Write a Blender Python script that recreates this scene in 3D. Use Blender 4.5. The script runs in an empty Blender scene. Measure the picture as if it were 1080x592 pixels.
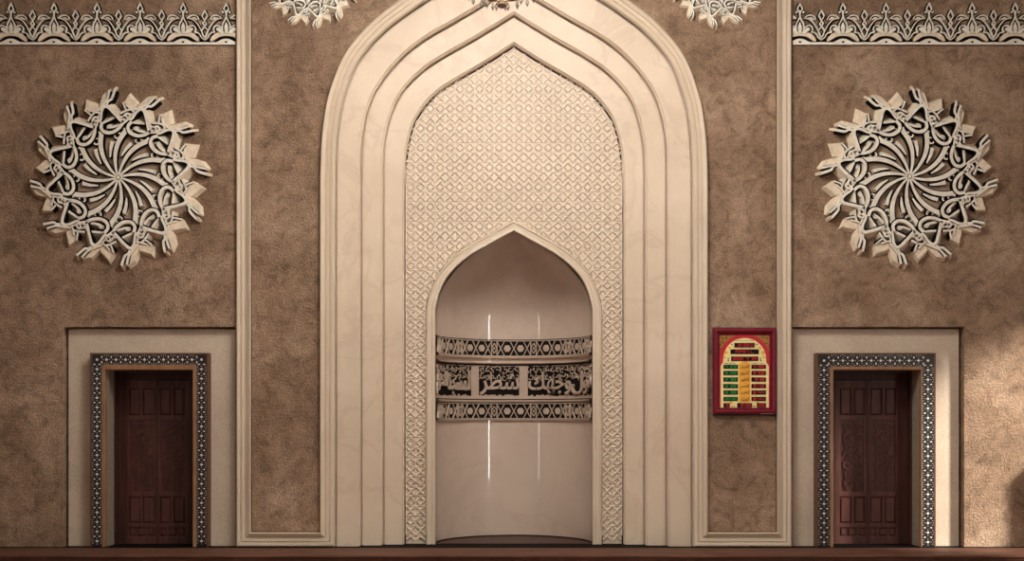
import bpy, bmesh, math, random
from mathutils import Vector
from mathutils.geometry import tessellate_polygon
random.seed(4)
S = bpy.context.scene
COL = S.collection
PI = math.pi

# ------------------------------------------------------------------ measuring
F, D0, EYE, CX, HY = 1280.0, 16.0, 1.7125, 542.0, 440.0   # focal px, distance to wall plane, eye height
def WX(px, Y=0.0): return (px-CX)*(D0+Y)/F
def WZ(py, Y=0.0): return EYE+(HY-py)*(D0+Y)/F
def W2(p, Y=0.0): return (WX(p[0], Y), WZ(p[1], Y))

# ------------------------------------------------------------------ tagging
def tag(o, label=None, cat=None, group=None, kind=None):
    if label: o['label'] = label
    if cat: o['category'] = cat
    if group: o['group'] = group
    if kind: o['kind'] = kind
    return o
def empty(name, loc=(0, 0, 0)):
    o = bpy.data.objects.new(name, None); COL.objects.link(o); o.location = loc
    o.empty_display_size = 0.1
    return o
def copy_tree(o, parent=None):
    c = o.copy(); COL.objects.link(c)
    if parent: c.parent = parent
    for ch in list(o.children): copy_tree(ch, c)
    return c

# ------------------------------------------------------------------ materials
def lin(r, g, b):
    f = lambda c: (c/255/12.92) if c/255 <= .04045 else ((c/255+.055)/1.055)**2.4
    return (f(r), f(g), f(b), 1)
def newmat(name):
    m = bpy.data.materials.new(name); m.use_nodes = True
    nt = m.node_tree
    return m, nt, nt.nodes['Principled BSDF']
def coords(nt, scale=(1, 1, 1)):
    tc = nt.nodes.new('ShaderNodeTexCoord'); mp = nt.nodes.new('ShaderNodeMapping')
    mp.inputs['Scale'].default_value = scale
    nt.links.new(tc.outputs['Object'], mp.inputs['Vector'])
    return mp.outputs['Vector']
def noise(nt, vec, scale, detail=6, rough=.6, dist=0):
    n = nt.nodes.new('ShaderNodeTexNoise'); nt.links.new(vec, n.inputs['Vector'])
    n.inputs['Scale'].default_value = scale; n.inputs['Detail'].default_value = detail
    n.inputs['Roughness'].default_value = rough; n.inputs['Distortion'].default_value = dist
    return n.outputs['Fac']
def ramp(nt, fac, stops):
    r = nt.nodes.new('ShaderNodeValToRGB'); nt.links.new(fac, r.inputs['Fac'])
    e = r.color_ramp.elements
    e[0].position, e[0].color = stops[0]; e[1].position, e[1].color = stops[-1]
    for p, c in stops[1:-1]:
        x = e.new(p); x.color = c
    return r.outputs['Color']
def mixc(nt, a, b, fac, mode='MULTIPLY'):
    m = nt.nodes.new('ShaderNodeMix'); m.data_type = 'RGBA'; m.blend_type = mode
    if isinstance(fac, (int, float)): m.inputs[0].default_value = fac
    else: nt.links.new(fac, m.inputs[0])
    nt.links.new(a, m.inputs[6]); nt.links.new(b, m.inputs[7])
    return m.outputs[2]
def bump(nt, bs, h, strength, dist=.01):
    b = nt.nodes.new('ShaderNodeBump'); b.inputs['Strength'].default_value = strength
    b.inputs['Distance'].default_value = dist
    nt.links.new(h, b.inputs['Height']); nt.links.new(b.outputs['Normal'], bs.inputs['Normal'])
def plain(name, col, rough=.6, metal=0, emit=None, es=0, spec=.5):
    m, nt, b = newmat(name)
    b.inputs['Base Color'].default_value = col; b.inputs['Roughness'].default_value = rough
    b.inputs['Metallic'].default_value = metal; b.inputs['Specular IOR Level'].default_value = spec
    v = coords(nt); n = noise(nt, v, 14, 4)
    c1 = tuple(x*.88 for x in col[:3])+(1,); c2 = tuple(min(1, x*1.1) for x in col[:3])+(1,)
    nt.links.new(ramp(nt, n, [(.35, c1), (.65, c2)]), b.inputs['Base Color'])
    if emit:
        b.inputs['Emission Color'].default_value = emit; b.inputs['Emission Strength'].default_value = es
    return m

def brown_plaster():
    m, nt, b = newmat('brown_mottled_plaster')
    v = coords(nt)
    big = noise(nt, v, .9, 8, .62, .3); mid = noise(nt, v, 5.5, 8, .7, .8); fine = noise(nt, v, 48, 4, .75)
    vein = nt.nodes.new('ShaderNodeTexVoronoi'); vein.feature = 'DISTANCE_TO_EDGE'; vein.inputs['Scale'].default_value = 5.5
    vm = nt.nodes.new('ShaderNodeVectorMath'); vm.operation = 'MULTIPLY_ADD'
    nn = nt.nodes.new('ShaderNodeTexNoise'); nn.inputs['Scale'].default_value = 4; nn.inputs['Detail'].default_value = 6
    nt.links.new(v, nn.inputs['Vector']); nt.links.new(nn.outputs['Color'], vm.inputs[0])
    vm.inputs[1].default_value = (.7, .7, .7); nt.links.new(v, vm.inputs[2]); nt.links.new(vm.outputs[0], vein.inputs['Vector'])
    c = ramp(nt, big, [(.3, lin(146, 118, 95)), (.5, lin(182, 151, 125)), (.7, lin(212, 182, 156))])
    c = mixc(nt, c, ramp(nt, mid, [(.32, (.56, .53, .50, 1)), (.5, (1.03, 1.03, 1.03, 1)), (.68, (1.28, 1.28, 1.28, 1))]), 1)
    c = mixc(nt, c, ramp(nt, fine, [(.34, (.52, .49, .46, 1)), (.66, (1.35, 1.35, 1.35, 1))]), .9)
    c = mixc(nt, c, ramp(nt, vein.outputs['Distance'], [(.0, (.78, .76, .74, 1)), (.03, (1, 1, 1, 1))]), .5)
    nt.links.new(c, b.inputs['Base Color']); b.inputs['Roughness'].default_value = .75
    b.inputs['Specular IOR Level'].default_value = .3
    gr = noise(nt, v, 32, 5, .7)
    bump(nt, b, gr, 1.0, .055)
    return m
def stone(name, base, dark, veins, rough=.45, grain=.12, coat=0, bd=.006):
    m, nt, b = newmat(name)
    v = coords(nt)
    big = noise(nt, v, 1.1, 6, .55, .5); vn = noise(nt, v, .9, 8, .55, .8); fine = noise(nt, v, 55, 3, .6)
    c = ramp(nt, big, [(.3, dark), (.65, base)])
    c = mixc(nt, c, ramp(nt, vn, [(.47, (1, 1, 1, 1)), (.5, veins), (.53, (1, 1, 1, 1))]), .35)
    c = mixc(nt, c, ramp(nt, fine, [(.3, (1-grain, 1-grain, 1-grain, 1)), (.7, (1, 1, 1, 1))]), 1)
    nt.links.new(c, b.inputs['Base Color']); b.inputs['Roughness'].default_value = rough
    b.inputs['Coat Weight'].default_value = coat; b.inputs['Coat Roughness'].default_value = .035
    bump(nt, b, fine, .3, bd)
    return m
def wood(name, c1, c2, rough=.45, axis='Z', sc=6, spec=.4):
    m, nt, b = newmat(name)
    s = {'Z': (sc*2.2, sc*2.2, sc*.18), 'X': (sc*.1, sc*2, sc*2)}[axis]
    v = coords(nt, s)
    n = noise(nt, v, 1.6, 8, .65, .6)
    v2 = coords(nt); n2 = noise(nt, v2, 3, 5, .6)
    c = ramp(nt, n, [(.3, c1), (.7, c2)])
    c = mixc(nt, c, ramp(nt, n2, [(.3, (.75, .72, .7, 1)), (.7, (1.1, 1.1, 1.1, 1))]), 1)
    nt.links.new(c, b.inputs['Base Color']); b.inputs['Roughness'].default_value = rough
    b.inputs['Specular IOR Level'].default_value = spec
    bump(nt, b, n, .25, .004)
    return m

M = {}
M['brown'] = brown_plaster()
M['marble'] = stone('beige_marble', lin(231, 211, 187), lin(219, 198, 173), (.80, .72, .68, 1), .42, .05)
M['frame'] = stone('beige_moulding_stone', lin(226, 208, 184), lin(217, 198, 174), (.92, .9, .88, 1), .4, .04)
M['plaster'] = stone('beige_door_plaster', lin(224, 205, 182), lin(206, 186, 164), (.9, .86, .84, 1), .8, .2, 0, .02)
M['lattice'] = stone('carved_cream_stone', lin(240, 226, 208), lin(234, 220, 201), (.96, .95, .94, 1), .5, .04)
M['carved_back'] = stone('recessed_panel_ground', lin(226, 208, 186), lin(218, 200, 178), (.96, .95, .94, 1), .6, .04)
M['niche'] = stone('polished_niche_marble', lin(216, 196, 178), lin(202, 180, 162), (.86, .8, .78, 1), .34, .06, 1.0, .0003)
M['carved'] = stone('carved_band_stone', lin(208, 186, 166), lin(190, 168, 150), (.9, .86, .84, 1), .5, .1)
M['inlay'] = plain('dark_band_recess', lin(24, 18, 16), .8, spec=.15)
M['white'] = plain('white_rosette_gypsum', lin(250, 240, 224), .5)
M['cream'] = plain('cream_rosette_stone', lin(243, 226, 200), .55)
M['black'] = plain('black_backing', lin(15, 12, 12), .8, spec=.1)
M['darkbronze'] = plain('brown_backing_disc', lin(170, 144, 120), .7)
M['door'] = wood('dark_red_walnut', lin(66, 36, 32), lin(108, 64, 55), .45, 'Z')
M['doordark'] = wood('dark_door_frame_wood', lin(54, 29, 24), lin(84, 48, 39), .5, 'Z')
M['jamb'] = plain('grey_plaster_jamb', lin(150, 135, 118), .8)
M['deck'] = wood('reddish_brown_deck', lin(82, 54, 43), lin(132, 92, 74), .6, 'X', 5, .2)
M['tile_black'] = plain('black_mosaic_ground', lin(28, 22, 24), .35)
M['tile_white'] = plain('white_mosaic_chips', lin(240, 232, 220), .35)
M['tile_trim'] = wood('orange_brown_trim', lin(140, 100, 70), lin(178, 136, 98), .5, 'Z', 10)
M['tile_edge'] = plain('brown_outer_trim', lin(104, 68, 48), .5)
M['maroon'] = plain('glossy_maroon_frame', lin(122, 28, 46), .25, spec=.6)
M['red'] = plain('red_arch_panel', lin(196, 36, 50), .45)
M['clockface'] = plain('pale_yellow_dial', lin(255, 228, 160), .45)
M['orange'] = plain('orange_dial_patch', lin(250, 176, 60), .45)
M['gold'] = plain('gold_spandrel', lin(170, 118, 52), .4)
M['ledblack'] = plain('black_display', lin(12, 10, 18), .25)
M['ledred'] = plain('red_led', lin(150, 20, 24), .4, emit=lin(225, 40, 45), es=.4)
M['ledgreen'] = plain('green_led', lin(20, 110, 40), .4, emit=lin(40, 160, 70), es=.35)
M['ink'] = plain('black_ink', lin(30, 20, 26), .6)
M['silverink'] = plain('pale_print', lin(170, 130, 130), .6)
M['teal'] = plain('teal_print', lin(90, 160, 130), .6)
M['roomwall'] = stone('pale_room_plaster', lin(176, 158, 138), lin(168, 150, 130), (.96, .95, .94, 1), .8, .05)
M['carpet'] = plain('brown_floor_carpet', lin(118, 76, 58), .9)
M['brass'] = plain('aged_brass', lin(176, 138, 84), .25, 1)
m, nt, b = newmat('clear_crystal')
b.inputs['Transmission Weight'].default_value = .85; b.inputs['Roughness'].default_value = .02; b.inputs['IOR'].default_value = 1.6
b.inputs['Base Color'].default_value = (.97, .95, .92, 1)
M['crystal'] = m
for nm, key, es in (('bright_window_daylight', 'daylight', 21), ('dim_window_daylight', 'daylight_dim', 7)):
    m, nt, b = newmat(nm)
    b.inputs['Emission Color'].default_value = (1, .95, .88, 1); b.inputs['Emission Strength'].default_value = es
    b.inputs['Base Color'].default_value = (.8, .8, .8, 1); M[key] = m

# ------------------------------------------------------------------ mesh builder
class MB:
    def __init__(s): s.v = []; s.f = []; s.mi = []
    def add(s, vs, fs, mi=0):
        n = len(s.v); s.v += [tuple(v) for v in vs]
        for f in fs: s.f.append(tuple(i+n for i in f)); s.mi.append(mi)
    def box(s, x0, x1, y0, y1, z0, z1, mi=0):
        if x0 > x1: x0, x1 = x1, x0
        if y0 > y1: y0, y1 = y1, y0
        if z0 > z1: z0, z1 = z1, z0
        s.add([(x0, y0, z0), (x1, y0, z0), (x1, y1, z0), (x0, y1, z0), (x0, y0, z1), (x1, y0, z1), (x1, y1, z1), (x0, y1, z1)],
              [(0, 1, 5, 4), (1, 2, 6, 5), (2, 3, 7, 6), (3, 0, 4, 7), (4, 5, 6, 7), (3, 2, 1, 0)], mi)
    def frustum(s, x0, x1, z0, z1, yf, yb, c, mi=0):     # raised field: back rectangle, front inset by c
        s.add([(x0, yb, z0), (x1, yb, z0), (x1, yb, z1), (x0, yb, z1), (x0+c, yf, z0+c), (x1-c, yf, z0+c), (x1-c, yf, z1-c), (x0+c, yf, z1-c)],
              [(4, 5, 6, 7), (0, 1, 5, 4), (1, 2, 6, 5), (2, 3, 7, 6), (3, 0, 4, 7), (3, 2, 1, 0)], mi)
    def bar(s, a, b, w, yf, yb, mi=0, bev=.3):           # 2-D bar in the XZ plane with a ridge-like bevel
        dx, dz = b[0]-a[0], b[1]-a[1]; L = math.hypot(dx, dz) or 1e-6
        nx, nz = -dz/L*w/2, dx/L*w/2; k = 1-bev
        P = [(a[0]+nx, yb, a[1]+nz), (a[0]-nx, yb, a[1]-nz), (b[0]-nx, yb, b[1]-nz), (b[0]+nx, yb, b[1]+nz),
             (a[0]+nx*k, yf, a[1]+nz*k), (a[0]-nx*k, yf, a[1]-nz*k), (b[0]-nx*k, yf, b[1]-nz*k), (b[0]+nx*k, yf, b[1]+nz*k)]
        s.add(P, [(4, 5, 6, 7), (0, 1, 5, 4), (1, 2, 6, 5), (2, 3, 7, 6), (3, 0, 4, 7)], mi)
    def poly(s, pts, yf, yb, mi=0, back=None, mside=None):   # extruded polygon; back may be another outline
        back = back or pts; n = len(pts)
        vs = [(p[0], yf, p[1]) for p in pts]+[(p[0], yb, p[1]) for p in back]
        tri = tessellate_polygon([[Vector((p[0], p[1], 0)) for p in pts]])
        s.add(vs, [tuple(t) for t in tri], mi)
        n0 = len(s.v)-2*n
        for i in range(n):
            j = (i+1) % n
            s.f.append((n0+i, n0+j, n0+n+j, n0+n+i)); s.mi.append(mi if mside is None else mside)
    def stroke(s, pts, w, yf, yb, mi=0, mside=None, flare=0, cen=(0, 0), closed=False):
        ws = w if isinstance(w, (list, tuple)) else [w]*len(pts)
        n = len(pts); L = []; R = []
        for i, p in enumerate(pts):
            if closed: a, b = pts[i-1], pts[(i+1) % n]
            else: a, b = pts[max(0, i-1)], pts[min(n-1, i+1)]
            dx, dz = b[0]-a[0], b[1]-a[1]; l = math.hypot(dx, dz) or 1e-6
            nx, nz = -dz/l*ws[i]/2, dx/l*ws[i]/2
            L.append((p[0]+nx, p[1]+nz)); R.append((p[0]-nx, p[1]-nz))
        fl = lambda p: (cen[0]+(p[0]-cen[0])*(1+flare), cen[1]+(p[1]-cen[1])*(1+flare))
        vs = []
        for l_, r_ in zip(L, R):
            lb, rb = fl(l_), fl(r_)
            vs += [(l_[0], yf, l_[1]), (r_[0], yf, r_[1]), (lb[0], yb, lb[1]), (rb[0], yb, rb[1])]
        n0 = len(s.v); s.v += vs
        ms = mi if mside is None else mside
        for i in range(n if closed else n-1):
            a = n0+4*i; b = n0+4*((i+1) % n)
            s.f.append((a, a+1, b+1, b)); s.mi.append(mi)
            s.f.append((a, b, b+2, a+2)); s.mi.append(ms)
            s.f.append((a+1, a+3, b+3, b+1)); s.mi.append(ms)
        if not closed:
            a = n0; s.f.append((a, a+2, a+3, a+1)); s.mi.append(ms)
            a = n0+4*(n-1); s.f.append((a, a+1, a+3, a+2)); s.mi.append(ms)
    def lathe(s, prof, cen=(0, 0, 0), n=24, mi=0, smooth=True):  # (r, z) about Z
        n0 = len(s.v)
        for r, z in prof:
            for k in range(n):
                a = 2*PI*k/n; s.v.append((cen[0]+r*math.cos(a), cen[1]+r*math.sin(a), cen[2]+z))
        for i in range(len(prof)-1):
            for k in range(n):
                k2 = (k+1) % n
                s.f.append((n0+i*n+k, n0+i*n+k2, n0+(i+1)*n+k2, n0+(i+1)*n+k)); s.mi.append(mi)
    def build(s, name, mats, parent=None, smooth=False, bevel=0, autos=None):
        me = bpy.data.meshes.new(name)
        me.from_pydata(s.v, [], s.f)
        if not isinstance(mats, (list, tuple)): mats = [mats]
        for m_ in mats: me.materials.append(m_)
        me.polygons.foreach_set('material_index', s.mi)
        me.update()
        bm = bmesh.new(); bm.from_mesh(me)
        bmesh.ops.recalc_face_normals(bm, faces=bm.faces); bm.to_mesh(me); bm.free()
        o = bpy.data.objects.new(name, me); COL.objects.link(o)
        if parent: o.parent = parent
        if smooth:
            me.polygons.foreach_set('use_smooth', [True]*len(me.polygons))
            if autos: me.set_sharp_from_angle(angle=autos)
        if bevel:
            md = o.modifiers.new('bevel', 'BEVEL'); md.width = bevel; md.segments = 2; md.limit_method = 'ANGLE'; md.angle_limit = .6
        return o

# ------------------------------------------------------------------ 2-D helpers
def catmull(P, n=8):
    out = []
    for i in range(len(P)-1):
        p0 = P[max(0, i-1)]; p1 = P[i]; p2 = P[i+1]; p3 = P[min(len(P)-1, i+2)]
        for k in range(n):
            t = k/n
            out.append(tuple(.5*((2*p1[j])+(-p0[j]+p2[j])*t+(2*p0[j]-5*p1[j]+4*p2[j]-p3[j])*t*t+(-p0[j]+3*p1[j]-3*p2[j]+p3[j])*t**3) for j in (0, 1)))
    out.append(tuple(P[-1])); return out
def offset(path, t, closed=False):
    """shift to the LEFT of travel by t, mitred"""
    n = len(path); out = []
    for i, p in enumerate(path):
        def nrm(a, b):
            dx, dz = b[0]-a[0], b[1]-a[1]; l = math.hypot(dx, dz) or 1e-9
            return (-dz/l, dx/l)
        if closed: n1 = nrm(path[i-1], p); n2 = nrm(p, path[(i+1) % n])
        else:
            n1 = nrm(path[i-1], p) if i else None; n2 = nrm(p, path[i+1]) if i < n-1 else None
            n1 = n1 or n2; n2 = n2 or n1
        mx, mz = n1[0]+n2[0], n1[1]+n2[1]; d = max(.25, 1+n1[0]*n2[0]+n1[1]*n2[1])
        out.append((p[0]+mx/d*t, p[1]+mz/d*t))
    return out
def arch_loop(half_px, Y, base=0.0):
    """closed loop from floor-left, up, over the apex, down to floor-right (travel is clockwise)"""
    H = [W2(p, Y) for p in catmull(half_px, 6)]
    x0 = H[0][0]
    left = [(x0, base)]+H
    right = [(-x, z) for x, z in reversed(left[:-1])]
    return left+right
def grow(loop, t, base=0.0):
    """widen an arch loop by t but keep its feet on base"""
    o = offset(loop, t)          # travel left-up-over-right: the left side is outside
    o[0] = (o[0][0], base); o[-1] = (o[-1][0], base)
    return o
def plate(mb, outer, holes, y0, y1, ch=0, mi=0):
    """slab between y0 (front) and y1 with holes; hole front edges chamfered by ch"""
    fronts = [grow(h, ch, h[0][1]) if ch else h for h in holes]
    loops = [outer]+fronts
    flat = [p for l in loops for p in l]
    tri = tessellate_polygon([[Vector((p[0], p[1], 0)) for p in l] for l in loops])
    mb.add([(p[0], y0, p[1]) for p in flat], [tuple(t) for t in tri], mi)
    def band(a, b, ya, yb):
        n = len(a)
        mb.add([(p[0], ya, p[1]) for p in a]+[(p[0], yb, p[1]) for p in b], [(i, (i+1) % n, n+(i+1) % n, n+i) for i in range(n)], mi)
    band(outer, outer, y0, y1)
    for h, fr in zip(holes, fronts):
        if ch: band(fr, h, y0, y0+ch); band(h, h, y0+ch, y1)
        else: band(h, h, y0, y1)
    loops = [outer]+list(holes); flat = [p for l in loops for p in l]
    tri = tessellate_polygon([[Vector((p[0], p[1], 0)) for p in l] for l in loops])
    mb.add([(p[0], y1, p[1]) for p in flat], [tuple(t) for t in tri], mi)

C0 = [(337.5, 199), (338.2, 165), (340.5, 133), (347, 98), (363.5, 57), (391, 24), (421, 0), (450, -19), (482, -38), (512, -55), (542, -72)]
C1 = [(379.5, 200), (380.5, 149), (389.5, 108), (404.5, 81), (425.5, 57), (448.5, 39), (482, 19.5), (510, 3), (542, -16)]
C2 = [(403, 200), (404.8, 149), (418, 105), (441, 77), (464.5, 60), (502, 38.5), (542, 14)]
C3 = [(426, 210), (427, 175), (430.5, 148), (439, 123), (458, 99), (482, 82.5), (512, 65), (542, 46)]
N0 = [(449, 340), (450, 321), (457.5, 297), (470, 278.5), (489, 262), (511, 249), (542, 232)]
N1 = [(459.6, 341), (461.3, 321.5), (468, 302.5), (479, 287), (495, 271.5), (515, 258.6), (542, 242.5)]

YB = (.05, .17, .28); YL = .40; YN = .29
ZT = 8.6                                                 # ceiling height
XR = 9.9; YBACK = -20.0
A0 = arch_loop(C0, -.06)
A1 = arch_loop(C1, YB[0]); A2 = arch_loop(C2, YB[1]); A3 = arch_loop(C3, YB[2])
B0 = arch_loop(N0, YN); B1 = arch_loop(N1, YN)

# ------------------------------------------------------------------ setting
ARCHHOLE = grow(A0, -.10)
def recess(pxl, pxr, pyt, Y=0):
    return [(WX(pxl, Y), 0.0), (WX(pxl, Y), WZ(pyt, Y)), (WX(pxr, Y), WZ(pyt, Y)), (WX(pxr, Y), 0.0)]
RL = recess(66.5, 248.5, 345); RR = recess(836, 1017, 345)
def notched(mb, o, x0, x1, zt, y0, y1):
    """slab x0..x1, 0..zt with a rectangular doorway o cut from its foot"""
    a, b_, h = o[0][0], o[3][0], o[1][1]
    mb.box(x0, a, y0, y1, 0, zt); mb.box(b_, x1, y0, y1, 0, zt); mb.box(a, b_, y0, y1, h, zt)
def wall_piece(mb, x0, x1, hole):
    if len(hole) == 4: notched(mb, hole, x0, x1, ZT, 0.0, .5); return
    outer = [(x0, 0), (x0, ZT), (x1, ZT), (x1, 0)]
    # holes reach the floor: cut the wall as one outline instead
    o = [(x0, 0.0), (x0, ZT), (x1, ZT), (x1, 0.0)]+list(reversed(hole))
    n = len(o)
    tri = tessellate_polygon([[Vector((p[0], p[1], 0)) for p in o]])
    for y in (0.0, .5): mb.add([(p[0], y, p[1]) for p in o], [tuple(t) for t in tri])
    mb.add([(p[0], 0.0, p[1]) for p in o]+[(p[0], .5, p[1]) for p in o], [(i, (i+1) % n, n+(i+1) % n, n+i) for i in range(n)])
w = MB()
xs = WX(256); xe = -xs
wall_piece(w, -XR, xs, RL); wall_piece(w, xs, xe, ARCHHOLE); wall_piece(w, xe, XR, RR)
tag(w.build('wall_front', M['brown']), kind='structure')
# plaster panels in the two door recesses, with the door openings cut through
OPL = recess(111.0, 203.5, 390.3, -.05); OPR = recess(878.8, 971.2, 390.3, -.05)
for nm, rc, op in (('trim_1', RL, OPL), ('trim_2', RR, OPR)):
    p = MB(); gl_, gr_ = (.036, -.01) if nm == 'trim_1' else (-.01, .036)
    notched(p, op, rc[0][0]+gl_, rc[3][0]-gr_, rc[1][1]-.022, .10, .27); notched(p, op, rc[0][0]-.01, rc[3][0]+.01, rc[1][1]+.01, .27, .30)
    tag(p.build(nm, M['plaster']), kind='structure')

for nm, bx in (('wall_left', (-XR-.2, -XR, YBACK, 2.4, -.17, ZT)), ('wall_leak_blocker', (-XR-.2, XR+.2, 2.4, 2.6, -.17, ZT+.2)), ('wall_back', (-XR-.2, XR+.2, YBACK-.2, YBACK, -.17, ZT)),  # the wall behind the niche is added, unseen, to stop light leaking in
               ('ceiling', (-XR-.2, XR+.2, YBACK-.2, 2.4, ZT, ZT+.2)), ('floor', (-XR-.2, XR+.2, YBACK-.2, 2.4, -.37, -.17))):
    w = MB(); w.box(*bx); tag(w.build(nm, M['carpet'] if nm == 'floor' else M['roomwall']), kind='structure')
# right wall with a real window opening near the front wall
WY0, WY1, WZ0, WZ1 = -3.3, -1.15, .15, 4.62
w = MB()
w.box(XR, XR+.2, YBACK, WY0, -.17, ZT); w.box(XR, XR+.2, WY1, 2.4, -.17, ZT)
w.box(XR, XR+.2, WY0, WY1, WZ1, ZT); w.box(XR, XR+.2, WY0, WY1, -.17, WZ0)
tag(w.build('wall_right', M['roomwall']), kind='structure')
w = MB()
for a, b_ in ((WY0, WY0+.05), (WY1-.05, WY1)): w.box(XR-.02, XR+.12, a, b_, WZ0, WZ1)
w.box(XR-.02, XR+.12, WY0, WY1, WZ0, WZ0+.05); w.box(XR-.02, XR+.12, WY0, WY1, WZ1-.05, WZ1)
tag(w.build('window_1', M['frame']), kind='structure')
for i, sx in enumerate((-1, 1)):                         # tall narrow windows further back, mirrored in the polished niche
    fr = MB(); a, b_ = -11.95, -11.35
    fr.box(sx*XR, sx*(XR-.05), a-.08, a, 0, 5.2); fr.box(sx*XR, sx*(XR-.05), b_, b_+.08, 0, 5.2); fr.box(sx*XR, sx*(XR-.05), a-.08, b_+.08, 5.2, 5.28)
    o = fr.build('window_%d' % (i+2), M['frame']); tag(o, kind='structure')
    g = MB(); g.box(sx*XR, sx*(XR-.02), a, b_, 0, 5.2); g.build('pane', M['daylight' if sx > 0 else 'daylight_dim'], o)

# wooden step
plat = empty('wooden_platform', (0, -.5, -.17))
tag(plat, 'reddish brown wooden step running along the foot of the whole wall', 'step')
def child(mb, name, mat, root, **k):
    mb.v = [(v[0]-root.location.x, v[1]-root.location.y, v[2]-root.location.z) for v in mb.v]
    return mb.build(name, mat, root, **k)
w = MB(); w.box(-XR+.01, XR-.01, -.97, 1.7, -.06, -.0015); child(w, 'deck', M['deck'], plat)
w = MB(); w.box(-XR+.01, XR-.01, -1.0, -.97, -.03, .004); child(w, 'nosing', M['deck'], plat, bevel=.01)
w = MB(); w.box(-XR+.01, XR-.01, -.95, -.92, -.169, -.06); child(w, 'riser', M['deck'], plat)
for y, h in ((-.66, .004), (-.34, .004), (.62, .05), (.96, .004)):
    w = MB(); w.box(-XR+.01, XR-.01, y-h, y+h, -.02, -.0008); child(w, 'plank_joint', M['inlay'], plat)
w = MB(); w.box(-XR+.01, XR-.01, -.13, .40, -.02, -.0008); child(w, 'contact_shadow_strip', M['black'], plat)  # black strip paints the contact shadow along the foot of the wall

# ------------------------------------------------------------------ mouldings: one continuous mitred frame
def sweep(mb, path, prof):
    rings = [offset(path, t) for t, h in prof]; n = len(path); k = len(prof)
    n0 = len(mb.v)
    for i in range(n):
        for j in range(k): mb.v.append((rings[j][i][0], -prof[j][1], rings[j][i][1]))
    for i in range(n-1):
        for j in range(k-1):
            a = n0+i*k+j; mb.f.append((a, a+1, a+k+1, a+k)); mb.mi.append(0)
PX = .0117
def P_(t, h): return (-t*PX*1.02, h)
PROF = [P_(0, .002), P_(0, .085), P_(.9, .10), P_(1.4, .085), P_(4.6, .065), P_(5.2, .045), P_(6.0, .045), P_(6.4, .062), P_(9.4, .068), P_(10.2, .05), P_(10.8, .05),
        P_(11.2, .072), P_(14.0, .08), P_(15.2, .07), P_(15.6, .05), P_(15.6, .002)]
YM = -.08
half = [(263.8, -140), (263.8, 562.2), (337.5, 562.2)]
hp = [W2(p, YM) for p in half]+[W2(p, YM) for p in catmull(C0, 6)]
hp = [(x, min(z, ZT-.01)) for x, z in hp]
path = hp+[(-x, z) for x, z in reversed(hp[:-1])]
# travel: down, right, up, over, down, right, up; brown field is on the left, moulding grows to the right
mb = MB(); sweep(mb, path, PROF)
mo = mb.build('stone_moulding', M['frame'], smooth=True, autos=.35)
mb = MB(); sweep(mb, path, [(.008, .003), (-.002, .003)]); mb.build('dark_edge_line', M['black'], mo)  # black strip standing in for the shaded groove beside the moulding
for sx in (-1, 1):
    mb = MB(); xo = abs(offset(path, PROF[-1][0])[0][0]); mb.add([(sx*(xo-.001), -.003, .01), (sx*(xo+.012), -.003, .01), (sx*(xo+.012), -.003, ZT-.02), (sx*(xo-.001), -.003, ZT-.02)], [(0, 1, 2, 3)])
    mb.build('dark_edge_line', M['black'], mo)
tag(mo, 'long beige stone moulding running up the wall and over the tall central arch', 'moulding')

# ------------------------------------------------------------------ mihrab
mih = empty('mihrab', (0, 0, 0))
tag(mih, 'tall stepped cream marble prayer niche with keel arch in the centre of the wall', 'niche')
GV = .022
outs = [grow(A0, -.186-GV), grow(A1, -GV), grow(A2, -GV)]; wide = [grow(A0, -.105), grow(A1, .05), grow(A2, .05)]
for k, (o_, h_) in enumerate(zip(outs, (A1, A2, A3))):
    p = MB(); y0 = YB[k]; y1 = YB[k]+.10
    ring = list(o_)+list(reversed(h_))
    # front, with a chamfered hole edge
    ch = .022; fr = grow(h_, ch)
    rf = list(o_)+list(reversed(fr)); n = len(rf)
    tri = tessellate_polygon([[Vector((q[0], q[1], 0)) for q in rf]])
    p.add([(q[0], y0, q[1]) for q in rf], [tuple(t) for t in tri])
    m_ = len(h_)
    ws_ = wide[k]; yg = y0+.045; nn = len(o_)
    p.add([(q[0], y0, q[1]) for q in o_]+[(q[0], yg, q[1]) for q in o_], [(i, i+1, nn+i+1, nn+i) for i in range(nn-1)])
    p.add([(q[0], yg, q[1]) for q in ws_]+[(q[0], yg, q[1]) for q in o_], [(i, i+1, nn+i+1, nn+i) for i in range(nn-1)])
    def strip(a, b, ya, yb):
        p.add([(q[0], ya, q[1]) for q in a]+[(q[0], yb, q[1]) for q in b], [(i, i+1, m_+i+1, m_+i) for i in range(m_-1)])
    strip(fr, grow(h_, ch*.8), y0, y0+.03); strip(grow(h_, ch*.8), grow(h_, ch*.25), y0+.03, y0+.035)
    strip(grow(h_, ch*.25), h_, y0+.035, y0+.06); strip(h_, h_, y0+.06, y1+.015)
    p.build('arch_step', M['marble'], mih)

p = MB(); sweep(p, A0, [(-.178, .001), (-.178, -.06)]); p.build('outer_reveal', M['frame'], mih)
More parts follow.
